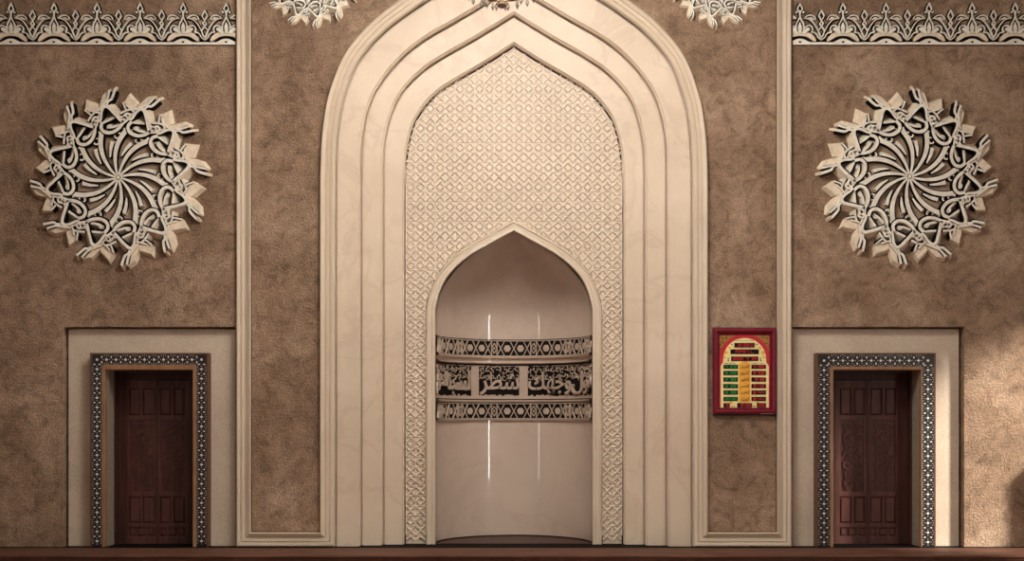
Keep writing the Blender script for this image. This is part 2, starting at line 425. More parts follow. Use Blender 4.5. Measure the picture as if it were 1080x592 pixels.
# carved panel: backing slab plus raised lattice
p = MB(); o_ = grow(A3, .05); hole = grow(B1, .05)
ring = list(o_)+list(reversed(hole)); n = len(ring)
tri = tessellate_polygon([[Vector((q[0], q[1], 0)) for q in ring]])
p.add([(q[0], YL, q[1]) for q in ring], [tuple(t) for t in tri])
p.add([(q[0], YL+.06, q[1]) for q in ring], [tuple(t) for t in tri])
backing = p.build('panel_backing', M['carved_back'], mih)
def inside(pt, loop):
    x, z = pt; c = False; n = len(loop)
    for i in range(n):
        a, b_ = loop[i], loop[(i+1) % n]
        if (a[1] > z) != (b_[1] > z) and x < (b_[0]-a[0])*(z-a[1])/(b_[1]-a[1])+a[0]: c = not c
    return c
p = MB(); cs = 10.36*(D0+YL)/F; Xo = 0.0; Zo = WZ(575, YL)
OUTB = grow(A3, .03); INB = grow(B0, -.04)
def lb(a, b_, w_=.016, yf=None):
    m_ = ((a[0]+b_[0])/2, (a[1]+b_[1])/2)
    if inside(a, OUTB) and inside(b_, OUTB) and not (inside(a, INB) and inside(b_, INB)) and min(a[1], b_[1]) > .002:
        p.bar(a, b_, w_, (YL-.024) if yf is None else yf, YL, 0, .45)
for i in range(-13, 13):
    for j in range(0, 54):
        x0, z0 = Xo+i*cs, Zo+j*cs; c = (x0+cs/2, z0+cs/2); h = cs/2
        lb((x0, z0), (x0+cs, z0), .012, YL-.013); lb((x0, z0), (x0, z0+cs), .012, YL-.015)
        if j % 2 == 0:
            q = .25*cs                               # row of diamonds
            D_ = [(c[0]-h*.8, c[1]), (c[0], c[1]+h*.8), (c[0]+h*.8, c[1]), (c[0], c[1]-h*.8)]
            for k in range(4): lb(D_[k], D_[(k+1) % 4])
        else:
            e = h*.95
            lb((c[0]-e, c[1]-e), c); lb(c, (c[0]+e, c[1]+e)); lb((c[0]-e, c[1]+e), c, yf=YL-.023); lb(c, (c[0]+e, c[1]-e), yf=YL-.023)
p.build('carved_lattice', M['lattice'], mih)

# raised frame of the inner niche
p = MB()
fprof = [(0, -(YL+.0)), (0, -(YN+.03)), (.012, -(YN+.005)), (.026, -(YN+.0)), (.034, -(YN+.012)), (.075, -(YN+.016)), (.084, -(YN+.006)), (.118, -(YN)), (.128, -(YN+.012)), (.128, -(YL+.06))]
sweep(p, B0, [(-t, h) for t, h in fprof])
p.build('niche_frame', M['frame'], mih, smooth=True, autos=.35)

p = MB(); sweep(p, B0, [(.013, -(YL-.003)), (-.004, -(YL-.003))]); p.build('dark_edge_line', M['black'], mih)
p = MB(); sweep(p, A3, [(.002, -(YL-.003)), (-.017, -(YL-.003))]); p.build('dark_edge_line', M['black'], mih)  # black strip paints in the shadow where the lattice stands proud
# polished niche: half-round, closing to a pointed half-dome
NR = abs(B1[0][0])+.006; NY = .34
prof = [(-x+.006, z) for x, z in B1[:len(B1)//2+1]]
def half_w(z):
    if z <= prof[1][1]: return NR
    for a, b_ in zip(prof[1:], prof[2:]):
        if a[1] <= z <= b_[1]:
            return a[0]+(b_[0]-a[0])*(z-a[1])/(b_[1]-a[1])
    return prof[-1][0]
zap = prof[-1][1]; zsp = prof[1][1]
p = MB(); K = 64; zs = [0, .6, 1.2, 1.8, 2.4, zsp-.25]+[zsp+(zap-zsp)*math.sin(PI/2*t/40) for t in range(-0, 41)]
rows = []
for z in zs:
    wz = half_w(z); wz = max(wz, .004)
    rows.append([(-wz*math.cos(PI*k/K), NY+wz*math.sin(PI*k/K), z) for k in range(K+1)])
n0 = 0
for r in rows: p.v += r
for i in range(len(rows)-1):
    for k in range(K):
        a = i*(K+1)+k; p.f.append((a, a+1, a+K+2, a+K+1)); p.mi.append(0)
p.build('niche_shell', M['niche'], mih, smooth=True)

# bands on the curved niche wall ------------------------------------------------
def cyl(s, z, off):                                     # arc length from the centre -> point on the niche wall
    a = s/NR; r = NR-off
    return (r*math.sin(a), NY+r*math.cos(a), z)
def px2s(px):
    lo, hi = -NR*PI/2, NR*PI/2
    for _ in range(40):
        m_ = (lo+hi)/2; x, y, z = cyl(m_, 0, .02)
        if CX+F*x/(D0+y) < px: lo = m_
        else: hi = m_
    return (lo+hi)/2
def bent(flat, name, mat, parent, sub=True):
    """flat: MB built with x = arc length, y = -(height off the wall), z = z"""
    out = MB(); out.v = [cyl(v[0], v[2], -v[1]) for v in flat.v]; out.f = flat.f; out.mi = flat.mi
    return out.build(name, mat, parent)
SM = NR*PI/2*.995
def arc_slab(mb, s0, s1, z0, z1, h, mi=0, n=None):
    n = n or max(1, int(abs(s1-s0)/.05))
    for i in range(n):
        a = s0+(s1-s0)*i/n; b_ = s0+(s1-s0)*(i+1)/n
        mb.add([(a, -h, z0), (b_, -h, z0), (b_, -h, z1), (a, -h, z1), (a, 0, z0), (b_, 0, z0), (b_, 0, z1), (a, 0, z1)],
               [(0, 1, 2, 3), (0, 4, 5, 1), (3, 2, 6, 7)], mi)
fl_ = MB(); K_ = 32; fl_.poly([(NR*.995*math.cos(PI*k/K_), NY+NR*.99*math.sin(PI*k/K_)) for k in range(K_+1)], 0, .006)
fl_.v = [(v[0], v[2], .008-v[1]) for v in fl_.v]; fl_.build('niche_floor', M['doordark'], mih)
bs_ = MB(); arc_slab(bs_, -SM, SM, .001, .024, .014); bent(bs_, 'base_dark_strip', M['inlay'], mih)  # dark strip around the foot of the niche wall
ZM = lambda py: WZ(py, 1.34)
BANDS = [(ZM(359.3), ZM(376.0)), (ZM(425.6), ZM(442.0))]
for zt, zb in BANDS:
    root = MB()
    arc_slab(root, -SM, SM, zb, zt, .012)
    g = bent(root, 'geometric_band', M['inlay'], mih)
    r = MB(); e = .022
    arc_slab(r, -SM, SM, zt-e*.5, zt, .034); arc_slab(r, -SM, SM, zb, zb+e*.5, .034)
    zc = (zt+zb)/2; hh = (zt-zb)/2-e*.6; P6 = 14.3*17.3/F
    nI = int(SM/P6)+1
    for i in range(-nI, nI+1):
        s0 = i*P6
        if abs(s0) > SM-.02: continue
        # strapwork: crossing zigzags with flattened hexagons between, every third cell a barred diamond
        L_ = P6/2
        def sb(a, b_, w_=.013, hgt=-.034):
            if abs(a[0]) < SM and abs(b_[0]) < SM: r.bar(a, b_, w_, hgt, -.01, 0, .2)
        sb((s0-L_*.55, zc-hh), (s0+L_*.55, zc+hh)); sb((s0-L_*.55, zc+hh), (s0+L_*.55, zc-hh), hgt=-.029)
        c = s0+L_
        if i % 3 == 1:
            q = L_*.42
            sb((c-q, zc-hh), (c-q, zc+hh)); sb((c+q, zc-hh), (c+q, zc+hh))
            sb((c-q, zc), (c, zc+hh*.75)); sb((c, zc+hh*.75), (c+q, zc)); sb((c+q, zc), (c, zc-hh*.75)); sb((c, zc-hh*.75), (c-q, zc))
            r.bar((c-q*.3, zc), (c+q*.3, zc), .035, -.02, -.01)
        else:
            H6 = [(c-L_*.55, zc), (c-L_*.28, zc+hh*.46), (c+L_*.28, zc+hh*.46), (c+L_*.55, zc), (c+L_*.28, zc-hh*.46), (c-L_*.28, zc-hh*.46)]
            r.poly(H6, -.022, -.01)
    bent(r, 'strapwork', M['carved'], g)
def arc_round(mb, zc, hz, hgt):
    for dz0, dz1, h0 in ((-hz, -hz*.5, hgt*.6), (-hz*.5, hz*.5, hgt), (hz*.5, hz, hgt*.6)):
        arc_slab(mb, -SM, SM, zc+dz0, zc+dz1, h0)
for py, hz, hg in ((377.3, .018, .045), (383.2, .011, .05), (423.2, .014, .05), (443, .011, .035)):
    r = MB(); arc_round(r, ZM(py), hz, hg); bent(r, 'ledge', M['carved'], mih)
# thin dark strips painting in the shadow gaps along ledges and bands
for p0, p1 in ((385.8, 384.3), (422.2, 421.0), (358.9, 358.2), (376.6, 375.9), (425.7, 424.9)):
    r = MB(); arc_slab(r, -SM, SM, ZM(p0), ZM(p1), .007); bent(r, 'shadow_gap_strip', M['inlay'], mih)

def text_flat(s, bold=.0, ext=.5):
    """Arabic presentation forms in reading order -> mesh verts/faces in a unit box, glyph by glyph from the right"""
    c = bpy.data.curves.new('t', 'FONT'); c.body = s; c.offset = bold; c.extrude = ext; c.resolution_u = 3
    o = bpy.data.objects.new('t', c); COL.objects.link(o)
    bpy.context.view_layer.update()
    me = bpy.data.meshes.new_from_object(o.evaluated_get(bpy.context.evaluated_depsgraph_get()))
    vs = [tuple(v.co) for v in me.vertices]; fs = [tuple(f.vertices) for f in me.polygons]
    bpy.data.objects.remove(o); bpy.data.curves.remove(c); bpy.data.meshes.remove(me)
    x0 = min(v[0] for v in vs); x1 = max(v[0] for v in vs); y0 = min(v[1] for v in vs); y1 = max(v[1] for v in vs)
    return [((v[0]-x0)/(x1-x0), (v[1]-y0)/(y1-y0), v[2]) for v in vs], fs
def put_text(mb, s, x0, x1, z0, z1, yf, yb, bold=.0, mi=0, mirror=False):
    vs, fs = text_flat(s, bold)
    mb.add([(x0+(x1-x0)*v[0], yf if v[2] > 0 else yb, z0+(z1-z0)*v[1]) for v in vs], fs, mi)
AR = lambda *c: ''.join(chr(x) for x in reversed(c))
fwl = (0xFED3, 0xFEEE, 0xFEDD); wjhk = (0xFEED, 0xFE9F, 0xFEEC, 0xFEDA); shtr = (0xFEB7, 0xFEC4, 0xFEAE)
msjd = (0xFE8D, 0xFEDF, 0xFEE4, 0xFEB4, 0xFEA0, 0xFEAA); hrm = (0xFE8D, 0xFEDF, 0xFEA4, 0xFEAE, 0xFE8D, 0xFEE1)
zt, zb = ZM(385.8), ZM(417.5)
bb = MB(); arc_slab(bb, -SM, SM, ZM(421.4), ZM(385), .004)
cal = bent(bb, 'calligraphy_band', M['carved'], mih)
dk = MB(); tx = MB(); rnd = random.Random(8)
blocks = [(461, 497.5, [msjd, hrm]), (505.5, 547.5, [shtr]), (556.5, 623.5, [fwl, wjhk])]
for pa, pb, words in blocks:
    a, b_ = px2s(pa), px2s(pb)
    # irregular dark ground
    n = max(8, int((b_-a)/.04))
    for i in range(n):
        arc_slab(dk, a+(b_-a)*i/n, a+(b_-a)*(i+1)/n, zb+rnd.uniform(-.012, .02), zt-rnd.uniform(0, .02), .008, n=1)
    ww = (b_-a)/len(words); H = zt-zb
    for k, wd in enumerate(words):
        x1 = b_-k*ww; x0 = x1-ww+.01
        put_text(tx, AR(*wd), x0, x1, zb+.01, zb+H*.78, -.034, -.006, .016)
    # leafy scrolls filling the upper half and the gaps between the tall letters
    ns = max(3, int((b_-a)/.085))
    for i in range(ns):
        for lay in (0, 1):
            c = (a+(b_-a)*(i+.5)/ns+rnd.uniform(-.012, .012), zt-H*(.14+.24*lay)+rnd.uniform(-.01, .01)); sg = rnd.choice((-1, 1)); r0 = rnd.uniform(.03, .042)
            ph = rnd.uniform(0, 6)
            pts = [(c[0]+sg*r0*(1-.75*t/12)*math.cos(ph+t*.42), c[1]+r0*1.15*(1-.75*t/12)*math.sin(ph+t*.42)) for t in range(13)]
            tx.stroke(pts, .0105, -.024-.001*lay, -.006)
            for q in range(3):
                u = ph+q*2.1; e = (c[0]+r0*1.5*math.cos(u), c[1]+r0*1.4*math.sin(u))
                tx.bar((c[0]+r0*.9*math.cos(u), c[1]+r0*.9*math.sin(u)), e, .012, -.022, -.006)
bent(dk, 'dark_ground', M['inlay'], cal)
o = bent(tx, 'raised_lettering', M['carved'], cal); o['label'] = 'raised beige Arabic lettering on a dark ground'

# ------------------------------------------------------------------ rosettes
def rosette_mesh(R, mirror=False, nseg=12):
    """twelve-fold calligraphic rosette in its own XZ plane, wall at y=0"""
    mw = MB(); sg = -1 if mirror else 1
    def vw(x, y): return ((x-207)/9.87/92, (967-y)/9.87/92)
    def rot(p, a):
        ca, sa = math.cos(a), math.sin(a); return (sg*(p[0]*ca-p[1]*sa)*R, (p[0]*sa+p[1]*ca)*R)
    def pol(a, r): a = math.radians(a); return (r*math.cos(a), r*math.sin(a))
    H = .115*R/1.15; fl = .085
    for k in range(nseg):
        A = -k*2*PI/nseg
        def st(pts, w, h=1.0, f=fl, n=5):
            q = catmull(pts, n)
            if isinstance(w, tuple):
                ws = [(w[0]+(w[1]-w[0])*math.sin(PI/2*i/(len(q)-1)))*R for i in range(len(q))]
            else: ws = w*R
            Q = [rot(p, A) for p in q]
            mw.stroke(Q, ws, -H*h, -.002, 0, 1, f)  # white front and cream sides put lit and shaded faces into the colour
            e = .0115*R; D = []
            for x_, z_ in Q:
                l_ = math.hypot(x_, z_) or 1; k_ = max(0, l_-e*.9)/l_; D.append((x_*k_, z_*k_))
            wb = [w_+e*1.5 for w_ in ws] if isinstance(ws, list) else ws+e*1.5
            mw.stroke(D, wb, -H*(h-.06), -.002, 2, 2, 0)  # black ribbon paints the shadow along the inner side of each stroke
        def pg(pts, h=.62, f=.05, mi=1):
            q = [rot(p, A) for p in pts]
            mw.poly(q, -H*h, -.002, mi, [(x*(1+f), z*(1+f)) for x, z in q], 1)
        T = 62
        # long curved ray from the middle and its short companion
        st([pol(T+18, .03), pol(T+10, .16), pol(T+3.5, .30), pol(T-4, .43), pol(T-11.5, .55)], (.018, .054), .92, .075)
        st([pol(T+20, .25), pol(T+13, .34), pol(T+7, .42)], (.012, .042), .85, .06)
        st([pol(T+4.5, .36), pol(T+0, .415), pol(T-1, .44)], (.008, .02), .8, .04)
        # ring and dot
        c = pol(T-1, .485)
        st([(c[0]+.036*math.cos(t*PI/4), c[1]+.030*math.sin(t*PI/4)) for t in range(9)], .018, .85, .04, 2)
        d = pol(T-9.5, .56); e = .021
        pg([(d[0]-e, d[1]), (d[0], d[1]+e), (d[0]+e, d[1]), (d[0], d[1]-e)], .85, .03, 0)
        # loop: upper wave and lower bowl
        st([vw(225, 345), vw(300, 345), vw(345, 362), vw(400, 290), vw(445, 258), vw(482, 280), vw(508, 370), vw(525, 450), vw(540, 500)], (.022, .034), 1.0, .115)
        st([vw(352, 385), vw(312, 435), vw(330, 498), vw(400, 533), vw(480, 525), vw(545, 490), vw(600, 440)], .036, 1.0, .04)
        # bars inside the loop
        st([vw(350, 388), vw(420, 396), vw(500, 402)], .026, .8, .08)
        st([vw(362, 448), vw(420, 478), vw(500, 492)], .026, .75, .05)
        st([vw(362, 448), vw(392, 440), vw(415, 462)], .018, .75, .04)
        # knot at the junction
        st([vw(262, 330), vw(300, 300), vw(335, 330), vw(300, 372), vw(262, 400)], .022, .95, .05)
        st([vw(225, 300), vw(290, 268), vw(330, 258)], .022, .9, .05)
        st([vw(300, 345), vw(350, 312), vw(372, 285)], .02, .85, .05)
        # broad leaf-shaped letter ends
        pg([vw(310, 100), vw(258, 178), vw(280, 235), vw(302, 214), vw(372, 268), vw(402, 205)], .66, .045)
        st([vw(256, 180), vw(282, 250), vw(300, 262)], .020, .9, .04)
        st([vw(300, 214), vw(345, 262), vw(385, 286)], .018, .9, .03)
        pg([vw(385, 242), vw(432, 188), vw(492, 132), vw(585, 122), vw(535, 178), vw(470, 212)], .62, .04)
        st([vw(372, 262), vw(450, 232), vw(520, 200), vw(585, 130)], (.02, .026), .95, .03)
        st([vw(470, 258), vw(520, 224), vw(560, 220), vw(640, 152)], (.02, .03), .9, .05)
    n = 16
    hub = [(.022*R*math.cos(2*PI*i/n), .022*R*math.sin(2*PI*i/n)) for i in range(n)]
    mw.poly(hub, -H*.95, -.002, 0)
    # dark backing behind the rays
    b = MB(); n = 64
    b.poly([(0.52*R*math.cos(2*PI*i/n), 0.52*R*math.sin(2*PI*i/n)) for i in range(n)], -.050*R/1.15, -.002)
    return mw, b
RS = [(126, 188, 91.5, False, 'large white calligraphic rosette on brown wall above the left door'),
      (958, 187, 91.5, True, 'large white calligraphic rosette on brown wall above the right door'),
      (328, -24, 51, False, 'small white rosette cut by the top edge, left of the arch'),
      (758, -24.5, 51, True, 'small white rosette cut by the top edge, right of the arch')]
for px, py, rp, mir, lab in RS:
    R = rp*(D0-.09)/F*1.0; x, z = W2((px, py), -.05)
    t = empty('calligraphic_rosette', (x, 0, z)); t['label'] = lab; t['category'] = 'rosette'; t['group'] = 'white wall rosettes'
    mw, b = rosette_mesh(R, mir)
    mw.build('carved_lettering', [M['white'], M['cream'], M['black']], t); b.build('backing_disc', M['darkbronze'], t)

# ------------------------------------------------------------------ friezes
def frieze_unit():
    """one palmette bay; local px units around its own centre, converted to metres, base at z=0"""
    q = 8.31; k = D0/F
    def v(x, y): return (x/q*k, (390-y)/q*k)
    a, b = MB(), MB()
    ch = catmull
    def st(pts, w=9.5, n=4, both=True, h=.035):
        for s in ((1, -1) if both else (1,)):
            P = [v(s*x, y) for x, y in (ch(pts, n) if len(pts) > 2 else pts)]
            a.stroke(P, w/q*k, -h, -.006); b.stroke(P, (w+24)/q*k, -.006-.0006*s, -.002)
    def pg(pts, both=True, h=.03, mi=1):
        for s in ((1, -1) if both else (1,)): a.poly([v(s*x, y) for x, y in pts], -h, -.006, mi)
    # finial
    st([(0, 26), (13, 55), (21, 76), (14, 92), (0, 100)], 9); st([(0, 26), (0, 50)], 9, both=False)
    for x, y in ((30, 106), (-30, 106), (0, 112)):
        c = v(x, y); r = 9/q*k
        a.poly([(c[0]+r*math.cos(i*PI/4), c[1]+r*math.sin(i*PI/4)) for i in range(8)], -.033, -.006)
        r *= 2; b.poly([(c[0]+r*math.cos(i*PI/4), c[1]+r*math.sin(i*PI/4)) for i in range(8)], -.005, -.002)
    st([(0, 112), (0, 150)], 10, both=False)
    # outer contour: pointed middle leaf, side lobe, skirt
    st([(0, 142), (14, 178), (30, 205), (34, 232), (30, 256)], 9)
    st([(30, 256), (52, 232), (82, 222), (106, 236), (110, 264), (100, 282), (124, 284), (146, 300), (160, 326), (188, 348)], 9.5)
    # filled leaves
    pg([(0, 192), (16, 232), (14, 268), (8, 292), (-8, 292), (-14, 268), (-16, 232)], False, mi=0)
    pg([(8, 296), (30, 262), (64, 238), (86, 244), (84, 262), (58, 284), (30, 300)], mi=0)
    pg([(0, 286), (40, 296), (72, 284), (100, 296), (122, 318), (142, 356), (128, 362), (96, 344), (62, 322), (30, 314), (0, 312)])
    # base arch and rail
    pg([(0, 338), (28, 342), (54, 354), (84, 369), (130, 371), (188.7, 368), (188.7, 390), (10, 390), (10, 376), (0, 376)], mi=0)
    a.poly([v(x, y) for x, y in ((-10, 376), (10, 376), (10, 390), (-10, 390))], -.03, -.006)
    b.poly([v(x, y) for x, y in ((-188.7, 340), (188.7, 340), (188.7, 396), (-188.7, 396))], -.005, -.002)
    b.poly([v(x, y) for x, y in ((-125, 395), (-125, 300), (-60, 250), (60, 250), (125, 300), (125, 395))], -.0045, -.002)
    c = v(0, 368); r = 10/q*k
    b.poly([(c[0]+1.4*r*math.cos(i*PI/4), c[1]+.8*r*math.sin(i*PI/4)) for i in range(8)], -.031, -.004)
    # curling arcs reaching to the neighbouring drop
    st([(36, 158), (66, 138), (98, 132), (126, 144), (138, 172)], 9)
    st([(36, 158), (76, 166), (106, 186), (134, 222), (160, 268)], 9)
    pg([(72, 154), (100, 148), (120, 162), (124, 178), (98, 166)], mi=1, h=.028)
    # drop chain between two palmettes (half on each side)
    st([(188, 90), (164, 138), (188, 178)], 10, 1); st([(188, 184), (172, 206), (188, 228)], 10, 1)
    st([(188, 232), (160, 268), (176, 310), (188, 330)], 11, 1)
    return a, b
fa, fb = frieze_unit()
fa_me = None
for centers, x0, x1, lab in (([11.6, 57.0, 102.4, 147.8, 193.2, 238.6], -60, 248.5, 'white and black palmette frieze high on the wall at left'),
                             ([843.6, 889.0, 934.4, 979.8, 1025.2, 1070.6, 1116.0], 836, 1150, 'white and black palmette frieze high on the wall at right')):
    z0 = WZ(47.2, -.02); xm = (WX(max(x0, -20))+WX(x1))/2
    t = empty('palmette_frieze', (xm, 0, z0)); tag(t, lab, 'frieze', 'palmette friezes')
    if centers[0] < 100: centers = [-33.8]+centers
    for c in centers:
        cx = WX(c, -.02)
        if fa_me is None:
            o = fa.build('palmette', [M['white'], M['cream']], t)
            o2 = fb.build('dark_outline', M['black'], o); fa_me = (o.data, o2.data)
            me1, me2 = fa_me
        else:
            o = bpy.data.objects.new('palmette', me1); COL.objects.link(o); o.parent = t
            o2 = bpy.data.objects.new('dark_outline', me2); COL.objects.link(o2); o2.parent = o
        o.location = (cx-xm, 0, 0)
        # trim the bays that meet the moulding
        lim0, lim1 = WX(x0, -.02), WX(x1, -.02)
        hw = 188.7/8.31*D0/F
        if cx+hw > lim1+.02 or cx-hw < lim0-.02:
            for ob in (o, o2):
                ob.data = ob.data.copy(); bm = bmesh.new(); bm.from_mesh(ob.data)
                for lim, nx in ((lim0, -1), (lim1, 1)):
                    if (nx > 0 and cx+hw > lim1) or (nx < 0 and cx-hw < lim0):
                        bmesh.ops.bisect_plane(bm, geom=bm.verts[:]+bm.edges[:]+bm.faces[:], plane_co=(lim-cx, 0, 0), plane_no=(nx, 0, 0), clear_outer=True)
                bm.to_mesh(ob.data); bm.free()

# ------------------------------------------------------------------ doors and mosaic surrounds
def scroll(mb, x0, x1, z0, z1, yf, yb, rnd):
    w_ = x1-x0; n = 7; h = (z1-z0)/n; cx = (x0+x1)/2
    pts = [(cx+w_*.2*math.sin(PI*t/4), z0+(z1-z0)*t/(4*n)) for t in range(4*n+1)]
    mb.stroke(pts, .013, yf, yb)
    for i in range(n):
        for s in (-1, 1):
            c = (cx+s*w_*.24, z0+h*(i+.5)); sg = s*(1 if i % 2 else -1); r0 = w_*.21
            q = [(c[0]+r0*(1-.7*t/11)*math.cos(sg*t*.5+i), c[1]+r0*(1-.7*t/11)*math.sin(sg*t*.5+i)) for t in range(12)]
            mb.stroke(q, .012, yf, yb)
            for a in (0, 2, 4):
                mb.bar((c[0]+r0*.4*math.cos(a), c[1]+r0*.4*math.sin(a)), (c[0]+r0*1.3*math.cos(a+.4), c[1]+r0*1.3*math.sin(a+.4)), .012, yf+.002, yb)
def build_door(name, op, dxpx, mirror):
    YD = .42
    root = empty(name, ((op[0][0]+op[3][0])/2, .3, 0)); tag(root, kind='structure')
    xa, xb, zt = op[0][0], op[3][0], op[1][1]
    fr = MB(); t_ = .022
    fr.box(xa-.15, xa+t_, .30, YD, 0, zt+.1); fr.box(xb-t_, xb+.15, .30, YD, 0, zt+.1); fr.box(xa-.15, xb+.15, .30, YD, zt-t_, zt+.15)
    fr.box(xa-.15, xb+.15, YD+.06, YD+.08, 0, zt+.15)  # unseen panel added behind the leaves to stop light leaking through
    # fixed frame boards in the leaf plane
    sgn = -1 if mirror else 1
    def X(px): return WX(px, YD) if not mirror else WX(1084-px+dxpx, YD)
    def Z(py): return WZ(py, YD)
    lx0, lx1 = sorted((X(133.5), X(199.0)))
    fr.box(xa-.15, lx0, YD, YD+.05, 0, zt+.1); fr.box(lx1, xb+.15, YD, YD+.05, 0, zt+.1); fr.box(lx0, lx1, YD, YD+.05, Z(400.5), zt+.1)
    for xx in (lx0-.03, lx1+.03): fr.box(xx-.012, xx+.012, YD-.008, YD, 0, zt-t_)
    fr.box(lx0, lx1, YD-.01, YD+.05, 0, Z(574.2))
    child(fr, 'door_frame', M['doordark'], root)
    y0 = YD+.012
    mid = X(165.3)
    # carved fascia above the leaves
    f = MB(); f.box(lx0, lx1, YD-.006, YD+.02, Z(399), Z(394)); child(f, 'fascia', M['doordark'], root)
    for a, b_, cols in ((X(133.5), X(164.6), ((135.2, 147.2), (149.8, 162.8))), (X(166.0), X(199), ((168.0, 180.2), (182.4, 195.0)))):
        a, b_ = min(a, b_), max(a, b_)
        L = MB(); L.box(a, b_, y0+.02, y0+.06, Z(574), Z(401))
        cx = [sorted((X(c[0]), X(c[1]))) for c in cols]; cx.sort()
        rows = [(409, 438.5), (443.5, 519), (524, 552.5), (556.5, 566)]
        yf = y0
        # stiles and rails
        L.box(a, cx[0][0], yf, y0+.03, Z(574), Z(401)); L.box(cx[1][1], b_, yf, y0+.03, Z(574), Z(401))
        zc = [401, *[v for r in rows for v in r], 574]
        for i in range(0, len(zc), 2): L.box(cx[0][0], cx[1][1], yf, y0+.03, Z(zc[i]), Z(zc[i+1]))
        for r in (0, 2): L.box(cx[0][1], cx[1][0], yf, y0+.03, Z(rows[r][1]), Z(rows[r][0]))
        L.v = [(v[0]-root.location.x, v[1]-root.location.y, v[2]) for v in L.v]
        leaf = L.build('door_leaf', M['door'], root, bevel=.003)
        def sub(mb, nm, mt=M['door']):
            mb.v = [(v[0]-root.location.x, v[1]-root.location.y, v[2]) for v in mb.v]
            return mb.build(nm, mt, leaf)
        for r in (0, 2):
            for c0, c1 in cx:
                p = MB(); p.frustum(c0+.006, c1-.006, Z(rows[r][1])+.008, Z(rows[r][0])-.008, y0+.003, y0+.022, .022); sub(p, 'raised_panel')
        p = MB(); c0, c1 = cx[0][0], cx[1][1]
        zz0, zz1 = Z(519), Z(443.5)
        p.box(c0, c1, y0+.024, y0+.034, zz0, zz1, 1)
        scroll(p, c0+.025, c1-.025, zz0+.04, zz1-.04, y0+.001, y0+.022, random.Random(3))
        for u in ((c0, c0+.018), (c1-.018, c1)): p.box(u[0], u[1], y0, y0+.023, zz0, zz1)
        scroll(p, c0+.045, c1-.005, zz0+.02, zz1-.02, y0+.006, y0+.024, random.Random(9)); sub(p, 'carved_panel', [M['door'], M['doordark']])
        p = MB(); w_ = (c1-c0)
        for u0, u1 in ((.04, .24), (.34, .66), (.76, .96)):
            p.frustum(c0+w_*u0, c0+w_*u1, Z(566)+.01, Z(556.5)-.008, y0+.002, y0+.022, .015)
        sub(p, 'small_panel')
    # meeting bead
    f = MB(); f.box(mid-.012, mid+.012, YD-.004, YD+.03, Z(574), Z(401)); child(f, 'meeting_bead', M['doordark'], root)
    return root
build_door('door_1', OPL, 0, False)
build_door('door_2', OPR, -3.2, True)
def surround(x0, x1, yt, op, label):
    Y = -.05
    t = empty('mosaic_door_surround', ((WX(x0, Y)+WX(x1, Y))/2, Y, 0)); tag(t, label, 'door surround', 'mosaic door surrounds')
    xa, xb, za = WX(x0, Y), WX(x1, Y), WZ(yt, Y); oa, ob, oz = op[0][0], op[3][0], op[1][1]
    u = .0125; wd = oa-xa
    def ushape(d0, d1, yf, yb):                          # U-shaped board between insets from the outside edge
        m = MB()
        m.box(xa+d0, xa+d1, yf, yb, .002, za-d0); m.box(xb-d1, xb-d0, yf, yb, .002, za-d0); m.box(xa+d1, xb-d1, yf, yb, za-d1, za-d0)
        return m
    child(ushape(0, .022, Y-.008, .098), 'outer_trim', M['tile_edge'], t, bevel=.003)
    g = child(ushape(.022, wd-.042, Y, .02), 'mosaic_band', M['tile_black'], t)
    m = MB(); d = wd-.042
    m.box(xa+d, oa, Y-.012, .02, .002, za-d); m.box(ob, xb-d, Y-.012, .02, .002, za-d); m.box(oa, ob, Y-.012, .02, oz, za-d)
    child(m, 'inner_trim', M['tile_trim'], t, bevel=.006)
    m = MB()
    m.box(oa-.03, oa+.001, .02, .298, .002, oz); m.box(ob-.001, ob+.03, .02, .298, .002, oz); m.box(oa-.03, ob+.03, .02, .298, oz-.001, oz+.03)
    child(m, 'reveal', M['jamb'], t)
    # chips
    m = MB(); pitch = 10.08*(D0+Y)/F; cw = (.022+wd-.042)/2; cxl, cxr, czt = xa+cw, xb-cw, za-cw; hb = (wd-.042-.022)/2
    yf, yb = Y-.003, Y+.001
    def oct_(c, r, n=8, ph=PI/8): m.poly([(c[0]+r*math.cos(ph+i*2*PI/n), c[1]+r*math.sin(ph+i*2*PI/n)) for i in range(n)], yf, yb)
    def loz(c, a, b_): m.poly([(c[0]-a, c[1]), (c[0], c[1]+b_), (c[0]+a, c[1]), (c[0], c[1]-b_)], yf, yb)
    def unit(c, vert):
        T = (lambda u_, v_: (c[0]+u_, c[1]+v_)) if vert else (lambda u_, v_: (c[0]+v_, c[1]+u_))
        oct_(c, 1.35*u)
        for s in (-1, 1):
            q = T(s*.52*hb, pitch/2); (loz(q, 1.5*u, .85*u) if vert else loz(q, .85*u, 1.5*u))
            q = T(s*.80*hb, pitch*.22); oct_(q, .42*u, 6)
            q = T(s*.80*hb, -pitch*.22); oct_(q, .42*u, 6)
            q = T(s*.50*hb, 0); oct_(q, .36*u, 6)
            q = T(0, s*pitch*.30); oct_(q, .42*u, 6)
            q = T(s*.92*hb, 0); oct_(q, .4*u, 4, 0)
    nz = int((czt)/pitch)
    for k_ in range(0, nz+2):
        z = czt-k_*pitch
        if z < pitch*.35: continue
        for cx in (cxl, cxr): unit((cx, z-pitch*0), True) if k_ else oct_((cx, z), 1.35*u)
    nx = round((cxr-cxl)/pitch); px_ = (cxr-cxl)/nx
    for k_ in range(0, nx):
        if k_: unit((cxl+k_*px_, czt), False)
        else:
            for s in (-1, 1): loz((cxl+px_/2, czt+s*.52*hb), .85*u, 1.5*u)
    m.v = [(v[0]-t.location.x, v[1]-t.location.y, v[2]) for v in m.v]
    m.build('mosaic_chips', M['tile_white'], g)
